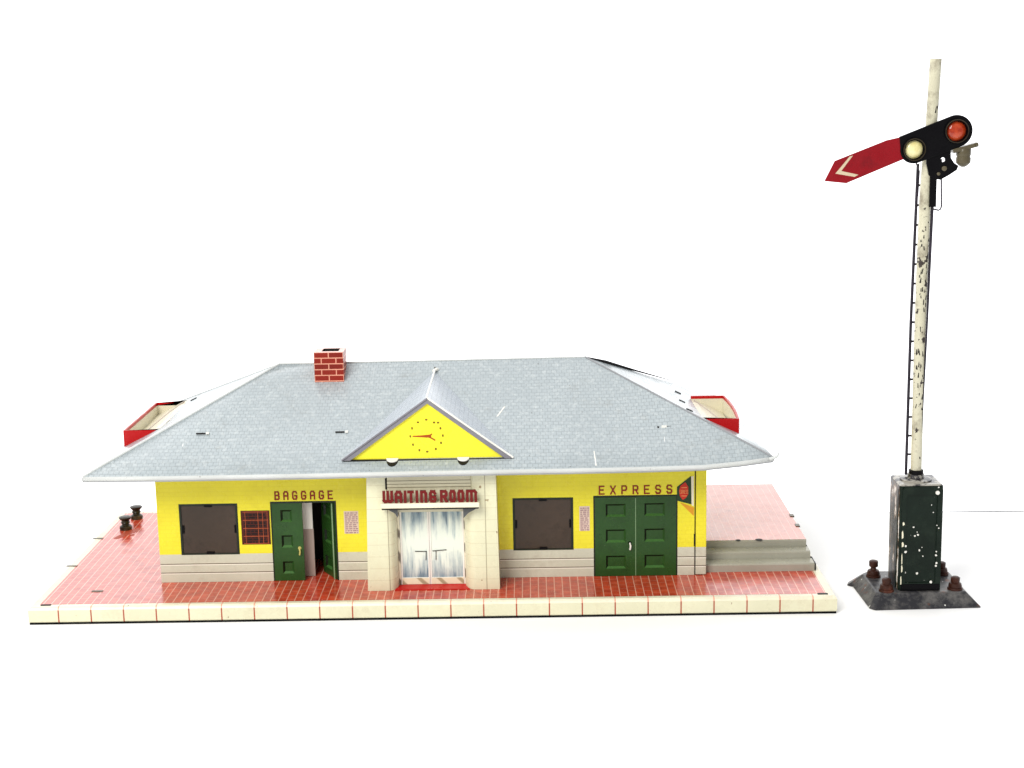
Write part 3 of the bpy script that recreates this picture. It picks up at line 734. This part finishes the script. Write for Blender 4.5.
# chimney
b = B()
cx0, cx1, cy0, cy1, ct = -6.40, -4.84, 7.78, 9.2, 12.12
hx0, hx1, hy0, hy1 = -6.02, -5.12, 8.1, 8.98
def uvf(pts, fu): b.face(pts, [fu(p) for p in pts])
uvf([(cx0, cy0, 10.2), (cx1, cy0, 10.2), (cx1, cy0, ct), (cx0, cy0, ct)], lambda p: (p[0]-cx0+.39, p[2]-ct+1.55*1))
uvf([(cx1, cy0, 10.2), (cx1, cy1, 10.2), (cx1, cy1, ct), (cx1, cy0, ct)], lambda p: (p[1]-cy0, p[2]-ct+1.55))
uvf([(cx0, cy1, 10.2), (cx0, cy0, 10.2), (cx0, cy0, ct), (cx0, cy1, ct)], lambda p: (p[1]-cy0, p[2]-ct+1.55))
uvf([(cx1, cy1, 10.2), (cx0, cy1, 10.2), (cx0, cy1, ct), (cx1, cy1, ct)], lambda p: (p[0]-cx0, p[2]-ct+1.55))
b.cur = 1
o4 = [(cx0, cy0, ct), (cx1, cy0, ct), (cx1, cy1, ct), (cx0, cy1, ct)]; i4 = [(hx0, hy0, ct), (hx1, hy0, ct), (hx1, hy1, ct), (hx0, hy1, ct)]
for k in range(4): q = (k+1) % 4; b.face([o4[k], o4[q], i4[q], i4[k]])
b.cur = 2
lo = [(x, y, 11.0) for x, y, z in i4]
for k in range(4): q = (k+1) % 4; b.face([i4[k], i4[q], lo[q], lo[k]])
b.face(lo)
obj('chimney', b, ['chimney', 'chimney_top', 'interior'], rf)

# ---- gable with clock
GX0, GX1, GY, GZ, AX, AZ = -4.37, 4.17, 1.95, 7.66, -0.03, 10.74
bk = (-0.05, 8.35, 10.85)
b = B()
b.cur = 0
b.prism_y([(GX0+.3, GZ+.02), (GX1-.3, GZ+.02), (AX, AZ-.12)], GY+.10, GY+.16)
gb = obj('gable', b, 'gable', st)
b = B()
apx = (AX, GY-.05, AZ+.03)
def gface(pts): b.face(pts, [(p[1], math.hypot(p[0]-AX, p[2]-AZ)) for p in pts])
gface([(GX0, GY-.05, GZ), apx, bk, (GX0+.1, GY+.2, GZ+.03)][::-1]); gface([(GX1, GY-.05, GZ), apx, bk, (GX1-.1, GY+.2, GZ+.03)])
obj('gable_roof', b, 'gable_roof', gb, solid=0.05)
b = B()
for sx, gx in ((1, GX0), (-1, GX1)):
    o = [(gx, GZ), (AX, AZ), (AX, AZ-.24), (gx+sx*.42, GZ)]
    b.prism_y(o[::-1] if sx > 0 else o, GY-.04, GY+.12)
obj('gable_trim', b, 'gable_edge', gb)
b = B()
b.tube([(AX-.02, GY-.04, AZ+.06), (AX-.03, 5, 10.84), (AX, 8.4, 10.95)], .05, 8)
b.tube([(AX+.02, GY-.06, AZ+.04), (2.05, GY-.06, 9.25), (GX1, GY-.06, GZ+.04)], .05, 8)
b.tube([(AX-.1, 8.25, 10.93), (AX+.12, 8.45, 10.98), (AX-.02, 8.7, 11.04)], [.07, .10, .05], 8)
obj('gable_fold', b, 'white', gb, smooth=True)
obj('gable_fold', B().tube([(GX0, GY-.06, GZ+.02), (AX, GY-.06, AZ+.02)], .045, 8), 'gable_edge', gb, smooth=True)
obj('gable_slot', B().box(GX0+.1, GX1-.05, GY-.03, GY+.12, GZ-.05, GZ+.012), 'dark', gb)
for x in (-1.85, 1.68):
    for nm, mt, w_, L_, h0, h1 in (('gable_tab_and_shade', 'white', .30, .22, .05, .11), ('gable_tab_and_shade', 'dark', .29, .44, .0, .045)):  # the dark half-disc under each white tab is a painted shadow
        hp = [(x+w_*math.cos(t), 1.97+L_*math.sin(t)) for t in [math.pi+math.pi*k/12 for k in range(13)]]
        obj(nm, B().hexa([(px, py, on_front(px, py)+h0) for px, py in hp], [(px, py, on_front(px, py)+h1) for px, py in hp]), mt, gb)
yc = GY+.09; dd = .03
# clock
dots = [(-0.11, 9.66), (0.27, 9.51), (0.47, 9.5), (0.58, 9.21), (0.69, 8.84), (0.59, 8.47), (0.32, 8.16), (-0.11, 8.03), (-0.5, 8.11), (-0.81, 8.4), (-0.93, 8.82), (-0.83, 9.23), (-0.53, 9.53)]
b = B()
for i, (x, z) in enumerate(dots):
    w_, h_ = (.055, .04) if i in (0, 1, 2, 7, 12) else (.04, .055)
    b.box(x-w_, x+w_, yc-.005, yc+.03, z-h_, z+h_)
obj('clock_dial', b, 'clock', gb)
obj('clock_hand', B().prism_y([(-.82, 8.80), (-.4, 8.775), (.09, 8.74), (.11, 8.80), (.09, 8.90), (-.4, 8.86), (-.82, 8.85)], yc-.012, yc+.02), 'hand', gb)
b = B(); b.bar((-.02, 8.80), (.28, 8.62), .06, yc-.018, yc+.02); b.bar((.02, 8.84), (.13, 8.92), .05, yc-.021, yc+.02)
obj('clock_hand', b, 'hand', gb)

# ---- terminal posts on the platform
def spool(name, loc, mt, parent, kind):
    b = B()
    if kind == 'spool':
        b.lathe([(.32, 0), (.34, .05), (.34, .2), (.30, .24), (.22, .28), (.20, .36), (.26, .42), (.22, .5), (.22, .56), (.31, .64), (.35, .70), (.35, .76), (.24, .80), (.1, .81)], (0, 0, 0), 24, knurl=0.05)
    elif kind == 'tall':
        b.lathe([(.36, 0), (.38, .05), (.36, .12)], (0, 0, 0), 20); b.lathe([(.30, .12), (.32, .2), (.27, .36), (.16, .40), (.12, .52), (.2, .56), (.22, .62), (.22, .84), (.16, .88)], (0, 0, 0), 18, knurl=.06)
    else:
        b.lathe([(.37, 0), (.38, .06), (.36, .12)], (0, 0, 0), 20); b.lathe([(.30, .12), (.32, .18), (.28, .34), (.2, .38), (.21, .42), (.22, .62), (.15, .67)], (0, 0, 0), 18, knurl=.06)
    o = obj(name, b, mt, parent, smooth=True, off=(0, 0, 0), weld=True)
    o.location = (Vector(loc)-Vector(root(parent)['off']))*S
    o.rotation_euler = (0, 0, random.uniform(0, 3))
    return o
spool('terminal_post', (-18.62, 13.35, Z0), 'bronze', st, 'spool')
p2 = spool('terminal_post', (-18.55, 15.55, Z0), 'bronze', st, 'spool')

# ================================================================ SEMAPHORE SIGNAL
sg = empty('semaphore_signal', (24.4, 2.5, 0), 'tall toy semaphore signal with chipped cream mast, red arm and two round lenses', 'toy signal')
PZ = 0.66
b = B()
lo = [(21.95, 0.32), (27.22, 0.50), (27.05, 4.6), (26.7, 5.0), (22.0, 5.0), (21.5, 4.55), (21.35, 4.1), (21.6, 3.9), (21.72, .6)]
hi = [(22.35, 1.02), (26.62, 1.12), (26.6, 4.15), (26.3, 4.5), (22.5, 4.45), (22.22, 4.2), (22.1, 4.0), (22.15, 3.8), (22.2, 1.25)]
b.hexa([(x, y, 0.05) for x, y in lo], [(x, y, PZ) for x, y in hi])
lo2 = [(x, y, 0) for x, y in lo]; b.hexa(lo2, [(x, y, 0.05) for x, y in lo])
obj('base_plate', b, 'plate', sg, bevel=0.05)
# box: rounded body, raised frame, inset panel
bx0, bx1, by0, by1, bz1 = 23.27, 25.44, 1.36, 3.45, 6.12
b = B()
o4 = [(bx0, by0), (bx1, by0), (bx1, by1), (bx0, by1)]
b.hexa([(x, y, PZ-.02) for x, y in o4], [(x-.04, y, bz1) for x, y in o4])
bo = obj('relay_box', b, ['enamel', 'enamel_worn', 'enamel_top'], sg, bevel=0.13)
for p in bo.data.polygons:
    if p.normal.x < -.8: p.material_index = 1
    if p.normal.z > .8: p.material_index = 2
bo.modifiers['edge'].segments = 3
fr_o = [(bx0+.10, PZ+.03), (bx1-.06, PZ+.03), (bx1-.08, bz1-.25), (bx1-.22, bz1-.10), (bx0+.22, bz1-.10), (bx0+.08, bz1-.25)]
fr_i = [(bx0+.34, PZ+.42), (bx0+.30, bz1-.5), (bx1-.34, bz1-.5), (bx1-.32, PZ+.42)]
bfm = plate(fr_o, [fr_i], by0-.07, by0+.05)
obj('box_foot_band', B().box(bx0+.14, bx1-.10, by0-.10, by0+.04, PZ+.02, PZ+.36), 'black', bo, bevel=.03)
obj('side_frame', B().box(bx0-.05, bx0+.03, by0+.3, by0+.42, PZ+.1, bz1-.3), 'enamel', bo)
obj('rivet', B().lathe([(.09, by0-.12), (.11, by0-.07), (.11, by0-.02)], (bx1-.36, 0, bz1-.40), 12, 'y'), 'white', bo, smooth=True)
r = random.Random(11); b = bfm; b.cur = 1
for x, z in ((23.97, 3.95), (24.15, 3.7), (24.2, 3.55), (24.05, 3.5), (24.42, 2.9), (24.3, 2.75), (24.48, 2.45), (24.22, 1.55), (25.1, 4.05), (25.12, 2.7), (25.12, 2.5), (25.15, 2.1), (25.13, 1.95), (23.6, 3.0), (23.6, 2.7), (23.62, 1.6), (24.9, 1.12), (25.2, 3.9)):
    rr = r.uniform(.025, .07); yy = by0-.012 if 23.6 < x < 25.08 and z > 1.1 else by0-.082
    if z < 1.2: yy = by0-.108
    b.prism_y([(x+rr*math.cos(t)*r.uniform(.7, 1.2), z+rr*math.sin(t)*r.uniform(.7, 1.3)) for t in [2*math.pi*k/7 for k in range(7)]], yy, yy+.03)
b.cur = 2
zz = 1.0
while zz < 4.3:
    L = r.uniform(.08, .6); x_ = bx0+.12+r.uniform(-.01, .03); w_ = r.uniform(.03, .09)
    pp = [(x_, zz), (x_+w_, zz+r.uniform(0, .05)), (x_+w_*r.uniform(.6, 1.2), zz+L*.6), (x_+w_*.5, zz+L), (x_-.01, zz+L*.8)]
    b.prism_y(pp, by0-.088, by0-.05); zz += L+r.uniform(.0, .35)
obj('box_frame', b, ['enamel', 'white', 'canopy'], bo)
b = B()
for t, h, rr in ((0, 0, 0),): b.lathe([(.78, bz1-.02), (.78, bz1+.06), (.62, bz1+.10), (.42, bz1+.12), (.40, bz1+.3), (.3, bz1+.34)], (24.27, 2.42, 0), 24)
obj('mast_socket', b, 'enamel_top', sg, smooth=True)
obj('mast_collar', B().lathe([(.36, bz1+.1), (.36, bz1+.5), (.30, bz1+.52)], (24.27, 2.4, 0), 20), 'black', sg, smooth=True)
# mast
MP = [(24.27, 6.4), (24.25, 10.0), (24.22, 13.2), (24.22, 16.6), (24.24, 20.0), (24.31, 21.7), (24.42, 23.6), (24.52, 26.68)]
def mp(z):
    for (xa, za), (xb, zb_) in zip(MP, MP[1:]):
        if z <= zb_: break
    return Vector((xa+(xb-xa)*(z-za)/(zb_-za), 2.4, z))
b = B(); pts = [mp(6.4+(26.68-6.4)*k/40) for k in range(41)]
b.tube(pts, [.275+.008*k/40 for k in range(41)], 20, cap=False)
q = mp(26.68); b.tube([q, q-Vector((0, 0, .5))], [.283, .22], 20, cap=False); b.tube([q-Vector((0, 0, .49)), q-Vector((0, 0, .5))], [.22, .001], 20)
# embossed worn marks down the mast
b.cur = 1; r = random.Random(3)
for k in range(40):
    z = r.uniform(9.6, 19.2) if k < 34 else r.uniform(7, 26); p = mp(z); ang = r.uniform(-.75, .75); R_ = .277
    L = r.uniform(.06, .28); d = r.uniform(-.12, .16)
    x0 = p.x+R_*math.sin(ang); y0 = p.y-R_*math.cos(ang)
    x1 = p.x+R_*math.sin(ang+d); y1 = p.y-R_*math.cos(ang+d)
    b.tube([(x0, y0+.01, z), (x1, y1+.01, z+L)], [r.uniform(.02, .045), r.uniform(.015, .03)], 6)
obj('mast', b, ['mast', 'dark'], sg, smooth=True)
# ladder behind the mast
lad = B(); la0, la1 = Vector((23.85, 2.72, 6.3)), Vector((23.93, 2.72, 21.75))
lb0, lb1 = Vector((24.50, 2.72, 6.3)), Vector((24.70, 2.72, 21.75))
lad.tube([la0, (la0+la1)/2+Vector((-.05, 0, 0)), la1], .075, 8); lad.tube([lb0, lb1], .07, 8)
ld = obj('ladder', lad, 'ladder', sg, smooth=True)
z = 7.35; 
while z < 21.5:
    t = (z-6.3)/15.45; obj('rung', B().tube([la0.lerp(la1, t)-Vector((.03, .05, 0)), lb0.lerp(lb1, t)], .06, 6), 'ladder', ld); z += 0.955
obj('pull_rod', B().tube([(24.60, 2.2, 21.8), (24.57, 2.2, 20.0), (24.49, 2.2, 13.2), (24.42, 2.22, 8.2)], [.06, .06, .05, .025], 8), 'ladder', sg, smooth=True)
# semaphore arm and lens plate
YA = 1.92
arm = obj('signal_arm', B().prism_y([(19.29, 21.05), (20.34, 20.93), (23.10, 22.05), (23.1, 22.9), (22.82, 23.06), (22.2, 22.93), (19.76, 22.0)], YA, YA+.07), 'arm_red', sg, bevel=.01)
obj('chevron', B().prism_y([(19.80, 21.40), (20.72, 21.23), (20.90, 21.33), (20.08, 21.52), (20.62, 22.24), (20.46, 22.20)], YA-.012, YA+.02), 'chevron', arm)
c1, c2 = (23.51, 22.47), (25.49, 23.30); r1, r2 = .66, .76
th = math.atan2(c2[1]-c1[1], c2[0]-c1[0]); dth = math.asin((r2-r1)/math.hypot(c2[0]-c1[0], c2[1]-c1[1]))
a0 = th-math.pi/2-dth; a1_ = th+math.pi/2+dth
out = circ(*c2, r2, 24, a0, a1_)+[(c2[0]+r2*math.cos(a1_), c2[1]+r2*math.sin(a1_))]+[(22.80, 23.08)]+circ(*c1, r1, 20, math.radians(172), a0+2*math.pi)+[(c1[0]+r1*math.cos(a0), c1[1]+r1*math.sin(a0))]
lp = obj('lens_plate', plate(out, [circ(*c1, .44, 24), circ(*c2, .47, 24)], YA-.06, YA+.14), 'black', sg, bevel=.025)
for (cx, cz), rr, mt in ((c1, .44, 'lens_cream'), (c2, .47, 'lens_red')):
    ri = B(); n = 28
    pr_ = [(rr+.13, YA-.07), (rr+.12, YA-.15), (rr+.03, YA-.15), (rr-.0, YA-.06), (rr-.01, YA+.1)]
    for (ra, ya), (rb, yb_) in zip(pr_, pr_[1:]):
        for k in range(n):
            t0, t1_ = 2*math.pi*k/n, 2*math.pi*(k+1)/n
            ri.face([(cx+ra*math.cos(t0), ya, cz+ra*math.sin(t0)), (cx+rb*math.cos(t0), yb_, cz+rb*math.sin(t0)), (cx+rb*math.cos(t1_), yb_, cz+rb*math.sin(t1_)), (cx+ra*math.cos(t1_), ya, cz+ra*math.sin(t1_))][::-1])
    obj('lens_ring', ri, 'black', lp, smooth=True)
    obj('lens_ring', B().tube([(cx+(rr+.07)*math.cos(2*math.pi*k/28), YA-.155, cz+(rr+.07)*math.sin(2*math.pi*k/28)) for k in range(29)], .022, 6, cap=False), 'ring', lp, smooth=True)
    obj('lens', B().lathe([(rr*.15, YA-.09), (rr*.5, YA-.07), (rr*.8, YA-.02), (rr*.99, YA+.06), (rr*.99, YA+.1)], (cx, 0, cz), 28, 'y'), mt, lp, smooth=True)
P_ = lambda x, y: (25.17+(x-948)*.0472-0.0005*(y-159), 21.99-(y-159)*.0485+(x-948)*.0009)
ol = [P_(*q) for q in ((926, 150), (926, 162), (929, 174), (935, 178), (941, 179), (949, 175), (957, 170), (958.5, 166), (954, 163), (950.5, 158), (950, 151), (955, 147), (948, 140), (930, 145))]
obj('crank_plate', plate(ol, [circ(*P_(942.5, 159.5), .12, 14)], YA+.02, YA+.13), 'black', sg, bevel=.012)
x, z = P_(944, 168); obj('pivot_screw', B().lathe([(.05, YA-.08), (.12, YA-.05), (.12, YA+.04)], (x, 0, z), 12, 'y'), 'oldmetal', sg, smooth=True)
x, z = P_(938.5, 173); obj('pivot_screw', B().lathe([(.03, YA-.07), (.08, YA-.04), (.08, YA+.04)], (x, 0, z), 12, 'y'), 'oldmetal', sg, smooth=True)
# counterweight bracket
xw, zw = P_(963.5, 157)
obj('counterweight', B().lathe([(.10, zw-.50), (.22, zw-.42), (.34, zw-.30), (.35, zw-.1), (.32, zw), (.35, zw+.08), (.35, zw+.34), (.30, zw+.40)], (xw, 2.05, 0), 22), 'oldmetal', sg, smooth=True)
pa, pb = Vector((*P_(951.5, 151.5),)), Vector((*P_(977, 145.5),)); d = (pb-pa).normalized(); n_ = Vector((-d.y, d.x))
b = B(); lo, hi = [], []
for t, yy in ((0, 1.75), (.95, 1.75), (1.0, 1.85), (1.0, 2.2), (.95, 2.3), (0, 2.3)):
    p = pa+(pb-pa)*t; lo.append((p.x-n_.x*.10, yy, p.y-n_.y*.10)); hi.append((p.x+n_.x*.10, yy, p.y+n_.y*.10))
b.hexa(lo, hi); obj('weight_bracket', b, 'oldmetal', sg, bevel=.03)
obj('weight_screw', B().lathe([(.07, -.04), (.09, 0), (.09, .1)], (pb.x-.12, 1.72, pb.y), 12, 'y'), 'oldmetal', sg, smooth=True)
# guide bar and loop rod
obj('guide_bar', B().hexa([(24.36, 2.0, 19.72), (24.68, 2.0, 19.72), (24.68, 2.1, 19.72), (24.36, 2.1, 19.72)], [(24.34, 2.0, 22.4), (24.66, 2.0, 22.4), (24.66, 2.1, 22.4), (24.34, 2.1, 22.4)]), 'black', sg)
obj('loop_rod', B().tube([(24.84, 2.0, 22.0), (24.93, 2.0, 19.75), (24.90, 2.0, 19.62), (24.80, 2.0, 19.56), (24.50, 2.0, 19.64)], .04, 8), 'ladder', sg, smooth=True)
obj('pull_rod', B().tube([(23.62, 2.15, 22.0), (23.97, 2.6, 21.4), (23.95, 2.66, 20.2)], .035, 8), 'ladder', sg, smooth=True)
obj('arm_pivot', B().lathe([(.16, YA+.12), (.16, 2.2)], (24.5, 0, 22.75), 14, 'y'), 'black', sg, smooth=True)
# terminals on the plate
for (x, y), kd in (((22.58, 3.62), 'tall'), ((22.72, 1.38), 'nut'), ((26.18, 1.50), 'nut'), ((26.12, 3.85), 'nut')):
    spool('terminal_nut', (x, y, PZ-.02), 'rust', sg, kd)
